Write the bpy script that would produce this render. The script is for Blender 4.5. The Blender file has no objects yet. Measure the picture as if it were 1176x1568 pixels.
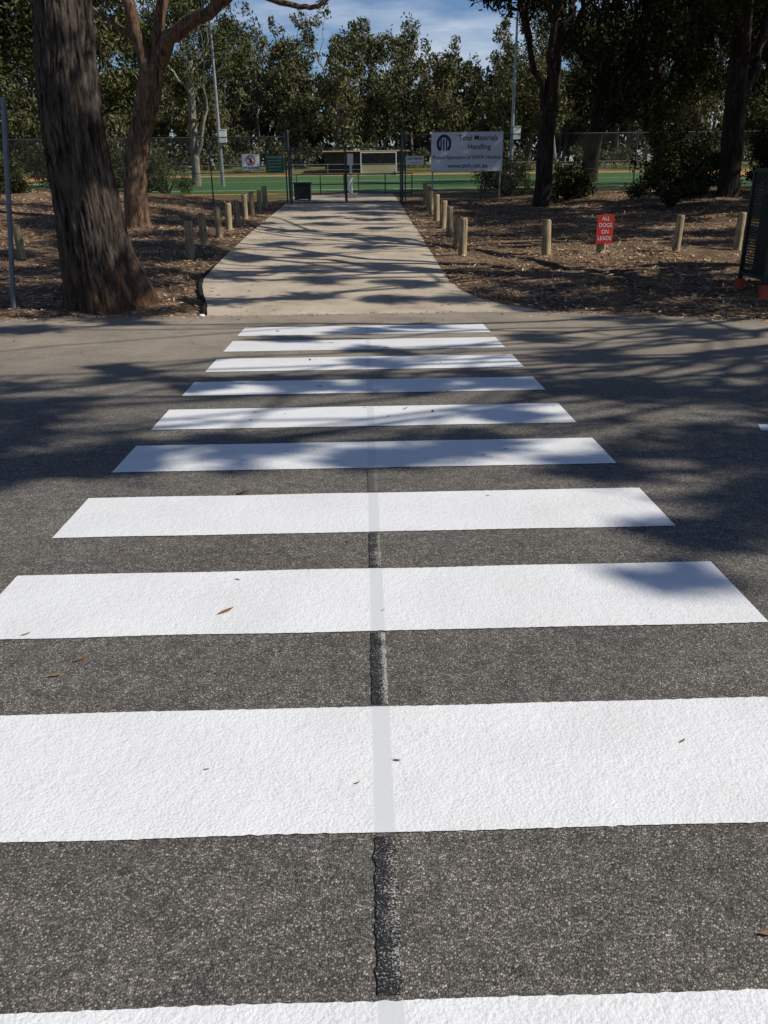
import bpy, math, random
import numpy as np
from mathutils import Matrix, Vector, noise as mnoise

sc = bpy.context.scene
sc.view_settings.view_transform = 'Standard'
sc.view_settings.look = 'None'
sc.view_settings.exposure = 0
RAD = math.radians

# ------------------------------------------------------------------ camera
cd = bpy.data.cameras.new("camera"); cam = bpy.data.objects.new("camera", cd)
sc.collection.objects.link(cam); sc.camera = cam
cd.sensor_fit = 'VERTICAL'; cd.sensor_height = 24; cd.lens = 24*1270/1568
cd.clip_start = 0.05; cd.clip_end = 3000
R = Matrix.Rotation(RAD(-1.12), 4, 'Z') @ Matrix.Rotation(RAD(90-22.73), 4, 'X') @ Matrix.Rotation(-0.012, 4, 'Z')
cam.matrix_world = Matrix.Translation((0, 0, 1.6)) @ R

# ------------------------------------------------------------------ light
EL, AZ = 42.0, 15.0      # sun to the right (+X) and a little behind the camera
sdir = Vector((math.cos(RAD(EL))*math.cos(RAD(AZ)), -math.cos(RAD(EL))*math.sin(RAD(AZ)), math.sin(RAD(EL))))
COT = 1/math.tan(RAD(EL))
SX, SY = COT*math.cos(RAD(AZ)), COT*math.sin(RAD(AZ))   # shadow of height h: (-SX*h, +SY*h)
ld = bpy.data.lights.new("sun", 'SUN'); ld.energy = 5.0; ld.angle = RAD(0.53); ld.color = (1.0, 0.95, 0.86)
sun = bpy.data.objects.new("sun", ld); sc.collection.objects.link(sun)
sun.rotation_euler = sdir.to_track_quat('Z', 'Y').to_euler(); sun.location = (30, -10, 40)

w = bpy.data.worlds.new("World"); sc.world = w; w.use_nodes = True
nt = w.node_tree; bg = nt.nodes["Background"]
sky = nt.nodes.new("ShaderNodeTexSky"); sky.sky_type = 'NISHITA'; sky.sun_disc = False
sky.sun_elevation = RAD(EL); sky.sun_rotation = math.atan2(sdir.x, sdir.y)
sky.altitude = 100; sky.air_density = 1.0; sky.dust_density = 0.2; sky.ozone_density = 3.0
tc = nt.nodes.new("ShaderNodeTexCoord"); mp = nt.nodes.new("ShaderNodeMapping")
mp.inputs['Scale'].default_value = (2.0, 2.0, 9.0)
nz = nt.nodes.new("ShaderNodeTexNoise"); nz.inputs['Scale'].default_value = 2.2; nz.inputs['Detail'].default_value = 5
nz.inputs['Roughness'].default_value = 0.6
rp = nt.nodes.new("ShaderNodeValToRGB"); rp.color_ramp.elements[0].position = 0.50; rp.color_ramp.elements[1].position = 0.80
rp.color_ramp.elements[1].color = (0.6, 0.6, 0.6, 1)
mx = nt.nodes.new("ShaderNodeMix"); mx.data_type = 'RGBA'; mx.inputs['B'].default_value = (12.5, 13.0, 13.8, 1)
nt.links.new(tc.outputs['Generated'], mp.inputs['Vector']); nt.links.new(mp.outputs[0], nz.inputs['Vector'])
nt.links.new(nz.outputs['Fac'], rp.inputs[0]); nt.links.new(rp.outputs[0], mx.inputs['Factor'])
tint = nt.nodes.new("ShaderNodeMix"); tint.data_type = 'RGBA'; tint.blend_type = 'MULTIPLY'; tint.inputs['Factor'].default_value = 1.0
tint.inputs['B'].default_value = (0.82, 0.96, 1.2, 1)
nt.links.new(sky.outputs[0], tint.inputs['A'])
nt.links.new(tint.outputs['Result'], mx.inputs['A']); nt.links.new(mx.outputs['Result'], bg.inputs['Color'])
bg.inputs['Strength'].default_value = 0.07

# ------------------------------------------------------------------ material helpers
class NM:
    def __init__(s, name, rough=0.85, spec=0.3):
        s.m = bpy.data.materials.new(name); s.m.use_nodes = True; s.nt = s.m.node_tree
        s.b = s.nt.nodes["Principled BSDF"]; s.b.inputs['Roughness'].default_value = rough
        s.b.inputs['Specular IOR Level'].default_value = spec
        s.tc = s.nt.nodes.new("ShaderNodeTexCoord"); s.co = s.tc.outputs['Object']
    def n(s, t, **k):
        nd = s.nt.nodes.new(t)
        for a, v in k.items():
            if a in nd.inputs: nd.inputs[a].default_value = v
            else: setattr(nd, a, v)
        return nd
    def l(s, a, b): s.nt.links.new(a, b)
    def noise(s, scale, detail=4, rough=0.55, vec=None, dist=0.0):
        nd = s.n("ShaderNodeTexNoise"); nd.inputs['Scale'].default_value = scale; nd.inputs['Detail'].default_value = detail
        nd.inputs['Roughness'].default_value = rough; nd.inputs['Distortion'].default_value = dist
        s.l(vec or s.co, nd.inputs['Vector']); return nd.outputs['Fac']
    def vor(s, scale, out='Distance', vec=None, feature='F1'):
        nd = s.n("ShaderNodeTexVoronoi"); nd.feature = feature; nd.inputs['Scale'].default_value = scale
        s.l(vec or s.co, nd.inputs['Vector']); return nd.outputs[out]
    def mapv(s, scale, rot=(0, 0, 0)):
        nd = s.n("ShaderNodeMapping"); nd.inputs['Scale'].default_value = scale; nd.inputs['Rotation'].default_value = rot
        s.l(s.co, nd.inputs['Vector']); return nd.outputs[0]
    def ramp(s, fac, stops):
        nd = s.n("ShaderNodeValToRGB"); e = nd.color_ramp.elements
        while len(e) < len(stops): e.new(0.5)
        for i, (p, c) in enumerate(stops):
            e[i].position = p
            e[i].color = (c, c, c, 1) if isinstance(c, (int, float)) else (*c, 1)
        s.l(fac, nd.inputs[0]); return nd.outputs[0]
    def mix(s, fac, a, b, mode='MIX'):
        nd = s.n("ShaderNodeMix"); nd.data_type = 'RGBA'; nd.blend_type = mode
        for v, k in ((fac, 'Factor'), (a, 'A'), (b, 'B')):
            if isinstance(v, (int, float)): nd.inputs[k].default_value = v if k == 'Factor' else (v, v, v, 1)
            elif isinstance(v, tuple): nd.inputs[k].default_value = (*v, 1)
            else: s.l(v, nd.inputs[k])
        return nd.outputs['Result']
    def math(s, op, a, b=0.0, clamp=False):
        nd = s.n("ShaderNodeMath"); nd.operation = op; nd.use_clamp = clamp
        for i, v in enumerate((a, b)):
            if isinstance(v, (int, float)): nd.inputs[i].default_value = v
            else: s.l(v, nd.inputs[i])
        return nd.outputs[0]
    def xyz(s):
        nd = s.n("ShaderNodeSeparateXYZ"); s.l(s.co, nd.inputs[0]); return nd.outputs
    def mrange(s, v, a, b, c=0.0, d=1.0):
        nd = s.n("ShaderNodeMapRange"); nd.interpolation_type = 'SMOOTHSTEP'
        for k, x in (('From Min', a), ('From Max', b), ('To Min', c), ('To Max', d)): nd.inputs[k].default_value = x
        s.l(v, nd.inputs['Value']); return nd.outputs[0]
    def bump(s, h, strength=0.5, dist=0.01):
        nd = s.n("ShaderNodeBump"); nd.inputs['Distance'].default_value = dist
        if isinstance(strength, (int, float)): nd.inputs['Strength'].default_value = strength
        else: s.l(strength, nd.inputs['Strength'])
        s.l(h, nd.inputs['Height']); s.l(nd.outputs[0], s.b.inputs['Normal'])
    def col(s, c):
        if isinstance(c, tuple): s.b.inputs['Base Color'].default_value = (*c, 1)
        else: s.l(c, s.b.inputs['Base Color'])
        return s.m

def plain(name, c, rough=0.6, spec=0.4, metal=0.0, var=0.15, scale=6):
    k = NM(name, rough, spec); k.b.inputs['Metallic'].default_value = metal
    n = k.noise(scale, 3)
    d = tuple(x*(1-var*1.6) for x in c); l = tuple(min(1, x*(1+var)) for x in c)
    return k.col(k.ramp(n, [(0.3, d), (0.7, l)]))

# asphalt
k = NM("asphalt", 0.85, 0.25)
x, y, z = k.xyz()
vn = k.n("ShaderNodeTexVoronoi"); vn.inputs['Scale'].default_value = 200; k.l(k.co, vn.inputs['Vector'])
sep = k.n("ShaderNodeSeparateColor"); k.l(vn.outputs['Color'], sep.inputs[0]); v2 = vn.outputs['Distance']
stone = k.ramp(sep.outputs[0], [(0.0, (0.088, 0.080, 0.071)), (0.45, (0.150, 0.136, 0.119)), (0.76, (0.225, 0.204, 0.176)), (0.93, (0.35, 0.318, 0.27)), (1.0, (0.54, 0.50, 0.43))])
gap = k.ramp(v2, [(0.25, 1.0), (0.70, 0.42)])
c = k.mix(1.0, stone, gap, 'MULTIPLY')
big = k.noise(0.9, 4, 0.6); c = k.mix(1.0, c, k.ramp(big, [(0.3, 0.80), (0.7, 1.18)]), 'MULTIPLY')
med = k.noise(17, 4, 0.7); c = k.mix(1.0, c, k.ramp(med, [(0.3, 0.68), (0.7, 1.25)]), 'MULTIPLY')
c = k.mix(1.0, c, k.mrange(y, 2.5, 6.0, 1.0, 1.10), 'MULTIPLY')  # colour lightened with distance to offset bump shading at grazing view
sandn = k.noise(1.5, 5, 0.65)
sf = k.math('MULTIPLY', k.mrange(y, 6.0, 10.5, 0.0, 1.0), k.ramp(sandn, [(0.30, 0.30), (0.62, 1.0)]))
sandc = k.mix(k.noise(60, 3), (0.23, 0.188, 0.14), (0.42, 0.355, 0.27))
c = k.mix(k.math('MULTIPLY', sf, 0.88), c, sandc)
hh = k.math('SUBTRACT', k.math('MULTIPLY', sep.outputs[1], 0.25), v2)
k.bump(hh, 0.65, 0.0045)
M_ASPH = k.col(c)

# white road paint
k = NM("road_paint", 0.5, 0.35)
x, y, z = k.xyz()
jm = k.math('ABSOLUTE', k.math('SUBTRACT', x, 0.026))
jf = k.mrange(jm, 0.024, 0.033, 0.15, 1.0)
lump = k.noise(110, 3, 0.5); wide = k.noise(30, 2, 0.5)
h = k.math('ADD', lump, k.math('MULTIPLY', wide, 1.0))
c = k.ramp(k.noise(2.3, 5, 0.65), [(0.3, (0.69, 0.69, 0.675)), (0.7, (0.78, 0.78, 0.77))])
c = k.mix(1.0, c, k.ramp(lump, [(0.30, 0.86), (0.44, 1.0)]), 'MULTIPLY')
pit = k.vor(32, 'Distance'); rnd = k.noise(4, 3)
c = k.mix(k.math('MULTIPLY', k.ramp(pit, [(0.05, 1.0), (0.09, 0.0)]), k.ramp(rnd, [(0.56, 0.0), (0.70, 0.7)])), c, (0.18, 0.17, 0.15))
c = k.mix(k.math('SUBTRACT', 1.0, jf), c, (0.60, 0.605, 0.60))
c = k.mix(k.mrange(y, 6.5, 11.0, 0.0, 0.10), c, (0.45, 0.39, 0.32))
k.bump(h, k.math('MULTIPLY', jf, 0.42), 0.008)
M_PAINT = k.col(c)

# tar joint
k = NM("joint_tar", 0.8, 0.3)
x, y, z = k.xyz()
g = k.noise(190, 3, 0.65); g2 = k.noise(14, 4, 0.65)
e = k.mrange(x, 0.010, 0.048, -0.05, 0.05)
band = k.math('MULTIPLY', k.mrange(y, 2.2, 2.45), k.mrange(y, 3.2, 3.6, 1.0, 0.3))
e = k.math('ADD', e, k.math('MULTIPLY', band, k.mrange(x, 0.032, 0.046, 0.0, 0.10)))
f_ = k.math('ADD', g, k.math('ADD', e, k.math('MULTIPLY', k.math('SUBTRACT', g2, 0.5), 0.35)))
c = k.ramp(f_, [(0.44, (0.014, 0.014, 0.015)), (0.54, (0.045, 0.044, 0.042)), (0.61, (0.22, 0.21, 0.19)), (0.68, (0.46, 0.44, 0.40))])
c = k.mix(k.mrange(y, 3.6, 4.6, 0.0, 0.6), c, (0.13, 0.122, 0.11))
k.bump(g, 0.8, 0.008); M_JOINT = k.col(c)

# concrete path
k = NM("path_concrete", 0.9, 0.2)
n1 = k.noise(1.3, 5, 0.65); n2 = k.noise(55, 3, 0.6); n3 = k.noise(6, 4, 0.6)
c = k.ramp(n1, [(0.28, (0.29, 0.236, 0.176)), (0.5, (0.43, 0.36, 0.275)), (0.72, (0.50, 0.43, 0.335))])
c = k.mix(1.0, c, k.ramp(n2, [(0.3, 0.78), (0.7, 1.12)]), 'MULTIPLY')
c = k.mix(k.ramp(n3, [(0.60, 0.0), (0.70, 0.35)]), c, (0.16, 0.12, 0.09))
k.bump(n2, 0.5, 0.005); M_PATH = k.col(c)

# ground: mulch near, grass beyond
k = NM("ground_soil_and_grass", 0.95, 0.1)
x, y, z = k.xyz()
n1 = k.noise(26, 5, 0.75); n2 = k.noise(1.1, 4, 0.65); vs = k.vor(20, 'Color', k.mapv((1, 2.6, 1), (0, 0, 0.6)))
sp = k.n("ShaderNodeSeparateColor"); k.l(vs, sp.inputs[0])
c = k.ramp(n1, [(0.30, (0.034, 0.021, 0.014)), (0.5, (0.115, 0.072, 0.045)), (0.68, (0.26, 0.175, 0.112))])
c = k.mix(k.ramp(sp.outputs[0], [(0.66, 0.0), (0.76, 0.8)]), c, (0.36, 0.255, 0.165))
c = k.mix(1.0, c, k.ramp(n2, [(0.3, 0.5), (0.7, 1.3)]), 'MULTIPLY')
gr = k.ramp(k.noise(0.5, 6, 0.7), [(0.3, (0.07, 0.085, 0.025)), (0.7, (0.20, 0.19, 0.075))])
c = k.mix(k.mrange(y, 39, 41), c, gr)
k.bump(n1, 0.9, 0.03); M_GROUND = k.col(c)

k = NM("turf", 0.9, 0.15)
c = k.ramp(k.noise(0.25, 5, 0.6), [(0.3, (0.045, 0.10, 0.032)), (0.7, (0.075, 0.145, 0.045))]); M_TURF = k.col(c)
M_ORANGE = plain("orange_surround", (0.52, 0.25, 0.09), 0.9, 0.1, var=0.15, scale=1)
M_LINE = plain("line_white", (0.75, 0.75, 0.73), 0.8, 0.1)

# bark
def bark(name, c0, c1, c2, sc_=1.0, bs=0.9, bd=0.04, redbase=False):
    k = NM(name, 0.95, 0.1)
    mv = k.mapv((9*sc_, 9*sc_, 1.5*sc_)); n = k.noise(1.0, 6, 0.72, mv, 0.6)
    mv2 = k.mapv((26*sc_, 26*sc_, 5*sc_)); n2 = k.noise(1.0, 5, 0.7, mv2, 0.3)
    h = k.math('ADD', n, k.math('MULTIPLY', n2, 0.5))
    c = k.ramp(h, [(0.62, c0), (0.78, c1), (0.97, c2)])
    big = k.noise(1.6*sc_, 4, 0.6)
    c = k.mix(k.ramp(big, [(0.5, 0.0), (0.72, 0.5)]), c, tuple(v*1.5 for v in c1))
    if redbase:
        x, y, z = k.xyz()
        c = k.mix(k.math('MULTIPLY', k.mrange(z, -0.4, 0.5, 0.8, 0.0), k.ramp(big, [(0.35, 0.2), (0.6, 1.0)])), c, (0.15, 0.075, 0.042))
    k.bump(h, bs, bd); return k.col(c)
M_BARK_A = bark("bark_grey_brown", (0.010, 0.008, 0.006), (0.072, 0.057, 0.046), (0.175, 0.145, 0.12), 1.0, 1.0, 0.07, True)
M_BARK_B = bark("bark_red_brown", (0.035, 0.022, 0.015), (0.14, 0.09, 0.058), (0.30, 0.20, 0.13), 1.3)
M_BARK_D = bark("bark_dark", (0.012, 0.010, 0.008), (0.042, 0.033, 0.026), (0.10, 0.08, 0.062), 1.3)
M_BARK_P = bark("bark_pale", (0.10, 0.085, 0.07), (0.24, 0.21, 0.18), (0.40, 0.37, 0.33), 0.6)

def leafmat(name, dark, mid, light, cs=0.35, trans=0.25):
    k = NM(name, 0.6, 0.25)
    geo = k.n("ShaderNodeNewGeometry")
    n = k.noise(cs, 3, 0.6)
    f = k.math('ADD', k.math('MULTIPLY', geo.outputs['Random Per Island'], 0.45), k.math('MULTIPLY', n, 0.75))
    c = k.ramp(f, [(0.30, dark), (0.58, mid), (0.85, light)])
    if trans > 0:
        k.col(c)
        tr = k.n("ShaderNodeBsdfTranslucent"); k.l(k.mix(1.0, c, (1.3, 1.5, 0.6), 'MULTIPLY'), tr.inputs['Color'])
        ms = k.n("ShaderNodeMixShader"); ms.inputs[0].default_value = trans
        k.l(k.b.outputs[0], ms.inputs[1]); k.l(tr.outputs[0], ms.inputs[2])
        k.l(ms.outputs[0], k.nt.nodes["Material Output"].inputs['Surface'])
    else:
        d = k.n("ShaderNodeBsdfDiffuse"); k.l(c, d.inputs['Color']); k.l(d.outputs[0], k.nt.nodes["Material Output"].inputs['Surface'])
        k.nt.nodes.remove(k.b)
    return k.m
M_LEAF = leafmat("leaves_olive", (0.026, 0.034, 0.012), (0.068, 0.080, 0.028), (0.135, 0.14, 0.055), trans=0.2)
M_LEAF_S = leafmat("leaves_olive_plain", (0.028, 0.034, 0.013), (0.074, 0.082, 0.032), (0.145, 0.145, 0.065), trans=0)
M_LEAF_D = leafmat("leaves_dark_shaded", (0.012, 0.016, 0.007), (0.036, 0.042, 0.017), (0.080, 0.084, 0.036), trans=0)  # darker leaf copy; the shade of the dark crowns is put into its colour
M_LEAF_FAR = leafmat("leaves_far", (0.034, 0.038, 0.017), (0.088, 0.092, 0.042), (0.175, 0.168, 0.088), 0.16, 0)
M_DRY = leafmat("leaf_litter", (0.07, 0.042, 0.026), (0.28, 0.18, 0.105), (0.60, 0.45, 0.30), 3.0, 0)
M_DRYLEAF = leafmat("dry_leaf", (0.08, 0.04, 0.018), (0.24, 0.13, 0.05), (0.38, 0.24, 0.10), 3.0, 0)

M_GALV = plain("galvanised_steel", (0.34, 0.35, 0.36), 0.45, 0.5, 0.6)
M_GALVD = plain("dark_steel", (0.07, 0.075, 0.08), 0.5, 0.5, 0.3)
M_WIRE = plain("fence_wire", (0.05, 0.055, 0.05), 0.6, 0.4, 0.2)
M_WHITE = plain("white_enamel", (0.72, 0.73, 0.74), 0.4, 0.5, var=0.05)
M_SIGNG = plain("sign_face_grey_white", (0.70, 0.73, 0.80), 0.4, 0.4, var=0.04)
M_BLUE = plain("sign_navy", (0.012, 0.02, 0.09), 0.4, 0.4, var=0.1)
M_BLACK = plain("black_paint", (0.012, 0.012, 0.013), 0.5, 0.4, var=0.1)
M_RED = plain("sign_red", (0.56, 0.035, 0.022), 0.45, 0.4, var=0.08)
M_REDO = plain("red_orange_plastic", (0.40, 0.06, 0.025), 0.5, 0.4, var=0.2)
M_GREEN = plain("dark_green_paint", (0.010, 0.026, 0.022), 0.5, 0.4, var=0.25)
M_SGREEN = plain("sign_green", (0.02, 0.11, 0.05), 0.45, 0.4, var=0.1)
M_ROOF = plain("cream_roof", (0.50, 0.42, 0.24), 0.6, 0.3, var=0.1)
M_EDGE = plain("kerb_shadow_dark", (0.03, 0.022, 0.017), 0.9, 0.1, var=0.3)
k = NM("weathered_pine", 0.9, 0.15)
mv = k.mapv((30, 30, 2.2)); n = k.noise(1, 5, 0.7, mv); n2 = k.noise(4, 3)
c = k.ramp(n, [(0.32, (0.08, 0.058, 0.034)), (0.5, (0.32, 0.25, 0.145)), (0.7, (0.50, 0.41, 0.25))])
c = k.mix(1.0, c, k.ramp(n2, [(0.3, 0.7), (0.7, 1.15)]), 'MULTIPLY'); k.bump(n, 0.7, 0.01); M_PINE = k.col(c)
k = NM("end_grain", 0.95, 0.1)
M_GRAIN = k.col(k.ramp(k.noise(30, 4), [(0.3, (0.12, 0.085, 0.05)), (0.7, (0.35, 0.27, 0.17))]))

# ------------------------------------------------------------------ geometry helpers
def prof(y):
    P = [(-1e4, 0.36), (-10, 0.358), (12.6, -0.451), (40, 0.2066), (44, 0.25), (104, 0.60), (112, 1.5), (1e4, 1.5)]
    for (a, za), (b, zb) in zip(P, P[1:]):
        if y <= b: return za+(zb-za)*(y-a)/(b-a)
    return 1.5
def sstep(a, b, v):
    t = min(1, max(0, (v-a)/(b-a))); return t*t*(3-2*t)
def road_edge(x):
    if x < 2.2: e = 12.6
    elif x < 6: e = 12.6-1.45*sstep(2.2, 6.0, x)
    else: e = 11.15
    return e
PL = [(12.45, -2.33), (13.2, -2.45), (14.2, -2.68), (15.2, -2.88), (16.1, -3.0), (19.4, -3.1), (24.7, -3.16), (46, -3.17)]
PR = [(12.45, 2.75), (12.75, 2.5), (13.06, 2.19), (13.87, 1.80), (14.7, 1.62), (15.6, 1.53), (18.4, 1.54), (46, 1.50)]
def interp(T, y):
    if y <= T[0][0]: return T[0][1]
    for (a, va), (b, vb) in zip(T, T[1:]):
        if y <= b: return va+(vb-va)*(y-a)/(b-a)
    return T[-1][1]
def ground_z(x, y):
    z = prof(y)
    if y > 11 and y < 60:
        d = max(interp(PL, y)-x, x-interp(PR, y))
        dr = y-road_edge(x)
        m = sstep(0.0, 0.6, d)*sstep(0.0, 0.6, dr)*(1-sstep(36, 42, y))
        if m > 0:
            z += m*(0.06*mnoise.noise((x*0.9, y*0.9, 0))+0.03*mnoise.noise((x*4, y*4, 3)) + 0.02)
            big = sstep(3.5, 13, -x)*0.65 if x < 0 else sstep(3.5, 14, x)*0.38
            z += big*sstep(15, 33, y)*(1-sstep(38, 44, y))
    return z

def new_obj(name, verts, faces, mats, midx=None, smooth=False, parent=None):
    me = bpy.data.meshes.new(name)
    verts = np.asarray(verts, dtype=np.float32).reshape(-1, 3)
    if isinstance(faces, np.ndarray):
        n, s = faces.shape
        me.vertices.add(len(verts)); me.vertices.foreach_set('co', verts.ravel())
        me.loops.add(n*s); me.loops.foreach_set('vertex_index', faces.astype(np.int32).ravel())
        me.polygons.add(n); me.polygons.foreach_set('loop_start', np.arange(0, n*s, s, dtype=np.int32))
        me.polygons.foreach_set('loop_total', np.full(n, s, dtype=np.int32))
    else:
        me.from_pydata([tuple(v) for v in verts], [], faces)
    for m in (mats if isinstance(mats, list) else [mats]): me.materials.append(m)
    if midx is not None: me.polygons.foreach_set('material_index', np.asarray(midx, dtype=np.int32))
    if smooth is True: me.polygons.foreach_set('use_smooth', np.ones(len(me.polygons), dtype=bool))
    elif smooth is not False: me.polygons.foreach_set('use_smooth', np.asarray(smooth, dtype=bool))
    me.update(calc_edges=True); me.validate()
    o = bpy.data.objects.new(name, me); sc.collection.objects.link(o)
    if parent: o.parent = parent
    return o
def empty(name, loc=(0, 0, 0)):
    o = bpy.data.objects.new(name, None); o.location = loc; sc.collection.objects.link(o); return o

class Acc:
    """quad-only mesh accumulator"""
    def __init__(s): s.V = []; s.F = []; s.M = []; s.S = []; s.n = 0
    def add(s, v, f, mat=0, smooth=True):
        v = np.asarray(v, dtype=np.float32).reshape(-1, 3); f = np.asarray(f, dtype=np.int64)+s.n
        s.V.append(v); s.F.append(f); s.M.append(np.full(len(f), mat)); s.S.append(np.full(len(f), smooth)); s.n += len(v)
    def tube(s, pts, rads, sides=8, mat=0, fn=None, cap=False):
        P = np.array(pts, dtype=float); n = len(P)
        T = np.gradient(P, axis=0); T /= np.linalg.norm(T, axis=1)[:, None]+1e-9
        ref = np.array([1.0, 0, 0]) if abs(T[0][0]) < 0.9 else np.array([0, 1.0, 0])
        u = np.cross(T[0], ref); u /= np.linalg.norm(u); rings = []
        th = np.linspace(0, 2*np.pi, sides, endpoint=False)
        for i in range(n):
            u = u-T[i]*np.dot(u, T[i]); u /= np.linalg.norm(u)+1e-9; v = np.cross(T[i], u)
            rr = rads[i]*np.ones(sides) if fn is None else rads[i]*np.array([fn(i, t) for t in th])
            rings.append(P[i]+rr[:, None]*(np.cos(th)[:, None]*u+np.sin(th)[:, None]*v))
        V = np.concatenate(rings)
        a = np.arange(sides); b = (a+1) % sides; F = []
        for i in range(n-1): F.append(np.stack([i*sides+a, i*sides+b, (i+1)*sides+b, (i+1)*sides+a], 1))
        F = np.concatenate(F)
        s.add(V, F, mat)
        if cap:
            for i in (0, n-1):
                c = P[i]; R_ = rings[i]; vv = np.concatenate([[c], R_]); ff = []
                for j in range(0, sides, 2): ff.append([0, 1+j, 1+(j+1) % sides, 1+(j+2) % sides])
                s.add(vv, ff, mat, False)
    def box(s, lo, hi, mat=0):
        x0, y0, z0 = lo; x1, y1, z1 = hi
        v = [(x0, y0, z0), (x1, y0, z0), (x1, y1, z0), (x0, y1, z0), (x0, y0, z1), (x1, y0, z1), (x1, y1, z1), (x0, y1, z1)]
        s.add(v, [(0, 3, 2, 1), (4, 5, 6, 7), (0, 1, 5, 4), (1, 2, 6, 5), (2, 3, 7, 6), (3, 0, 4, 7)], mat, False)
    def leaves(s, C, L, W, rng, mat=1, hang=0.5):
        n = len(C)
        a = rng.normal(size=(n, 3)); a[:, 2] -= hang*1.5; a /= np.linalg.norm(a, axis=1)[:, None]
        r = rng.normal(size=(n, 3)); b = np.cross(a, r); b /= np.linalg.norm(b, axis=1)[:, None]+1e-9
        l = (L*rng.uniform(0.6, 1.3, n))[:, None]/2; w_ = (W*rng.uniform(0.6, 1.3, n))[:, None]/2
        V = np.stack([C+a*l, C+b*w_-a*l*0.15, C-a*l, C-b*w_-a*l*0.15], 1).reshape(-1, 3)
        s.add(V, np.arange(4*n).reshape(n, 4), mat, False)
    def obj(s, name, mats, parent=None):
        return new_obj(name, np.concatenate(s.V), np.concatenate(s.F), mats, np.concatenate(s.M), np.concatenate(s.S), parent)

def curve(a, b, rng, n=6, sag=0.15, wob=0.06):
    a = np.array(a, float); b = np.array(b, float); d = b-a; L = np.linalg.norm(d)
    t = np.linspace(0, 1, n)[:, None]
    mid = (a+b)/2+np.array([0, 0, -1.0])*L*sag*rng.uniform(-0.6, 1.0)+rng.normal(size=3)*L*0.08
    P = (1-t)**2*a+2*t*(1-t)*mid+t*t*b
    P[1:-1] += rng.normal(size=(n-2, 3))*L*wob*0.5
    return P

def foliage(acc, c, r, nleaf, L, W, rng, flat=0.7, nsub=9, mat=1):
    k_ = rng.normal(size=(nsub, 3)); k_ /= np.linalg.norm(k_, axis=1)[:, None]
    sub = k_*(rng.uniform(0.35, 1.0, (nsub, 1)))*r*np.array([1, 1, flat])+np.array(c)
    idx = rng.integers(0, nsub, nleaf)
    C = sub[idx]+rng.normal(size=(nleaf, 3))*r*0.24*np.array([1, 1, flat])
    acc.leaves(C, L, W, rng, mat)
    return sub

def tree(name, trunk, rads, clumps, seed, bark_m, leaf_m, leaf=(0.22, 0.07), nleaf=500, groups=5, sides=14, attach0=0.5, limb_r=0.4, lod=1, nsub=9, acc=None, flat=0.7):
    rng = np.random.default_rng(seed); own = acc is None
    if own: acc = Acc()
    trunk = np.array(trunk, float); rads = np.array(rads, float)
    t = np.linspace(0, len(trunk)-1, (len(trunk)-1)*5+1); P = np.stack([np.interp(t, range(len(trunk)), trunk[:, i]) for i in range(3)], 1)
    rr = np.interp(t, range(len(trunk)), rads)
    if lod > 0:
        P[1:-1] += rng.normal(size=(len(P)-2, 3))*rr[1:-1, None]*0.10
        for _ in range(2):
            Q = P.copy(); Q[1:-1] = 0.25*P[:-2]+0.5*P[1:-1]+0.25*P[2:]; P = Q
        acc.tube(P, rr, sides, 0, fn=lambda i, a: 1+0.06*math.sin(3*a+i*0.5)+0.04*math.sin(7*a-i))
    else: acc.tube(P, rr, sides, 0)
    cl = np.array([c for c, r in clumps]); rc = np.array([r for c, r in clumps])
    ang = np.arctan2(cl[:, 1]-P[-1][1], cl[:, 0]-P[-1][0])
    order = np.argsort(ang); gs = np.array_split(order, min(groups, len(order)))
    nP = len(P)
    for g in gs:
        if len(g) == 0: continue
        cen = cl[g].mean(0); j = int(rng.integers(int(nP*attach0), nP))
        while j > 1 and P[j][2] > cen[2]-0.3: j -= 1
        a = P[j]; end = a+(cen-a)*0.72
        Lb = curve(a, end, rng, 8, 0.12)
        r0 = rr[j]*limb_r*1.4; lr = np.linspace(r0, r0*0.35, 8)
        acc.tube(Lb, lr, 8 if lod else 5, 0)
        for q in g:
            jj = int(rng.integers(3, 8)); b = curve(Lb[jj], cl[q], rng, 6, 0.1)
            br = np.linspace(lr[jj]*0.75, 0.02+0.1*lr[jj], 6)
            acc.tube(b, br, 6 if lod else 4, 0)
            sub = foliage(acc, cl[q], rc[q], int(nleaf*rc[q]**1.2), leaf[0], leaf[1], rng, flat, nsub=nsub)
            if lod:
                for s_ in sub[:6]:
                    acc.tube(curve(b[-2], s_, rng, 4, 0.05), np.linspace(br[-1]*0.8+0.004, 0.006, 4), 4, 0)
    return acc.obj(name, [bark_m, leaf_m]) if own else None

def crown(cx, cy, z0, z1, Rr, n, rmin, rmax, seed):
    rng = np.random.default_rng(seed); out = []
    while len(out) < n:
        p = rng.uniform(-1, 1, 3); d = np.linalg.norm(p)
        if d > 1 or d < 0.35: continue
        out.append(((cx+p[0]*Rr, cy+p[1]*Rr, (z0+z1)/2+p[2]*(z1-z0)/2), rng.uniform(rmin, rmax)))
    return out

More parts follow.
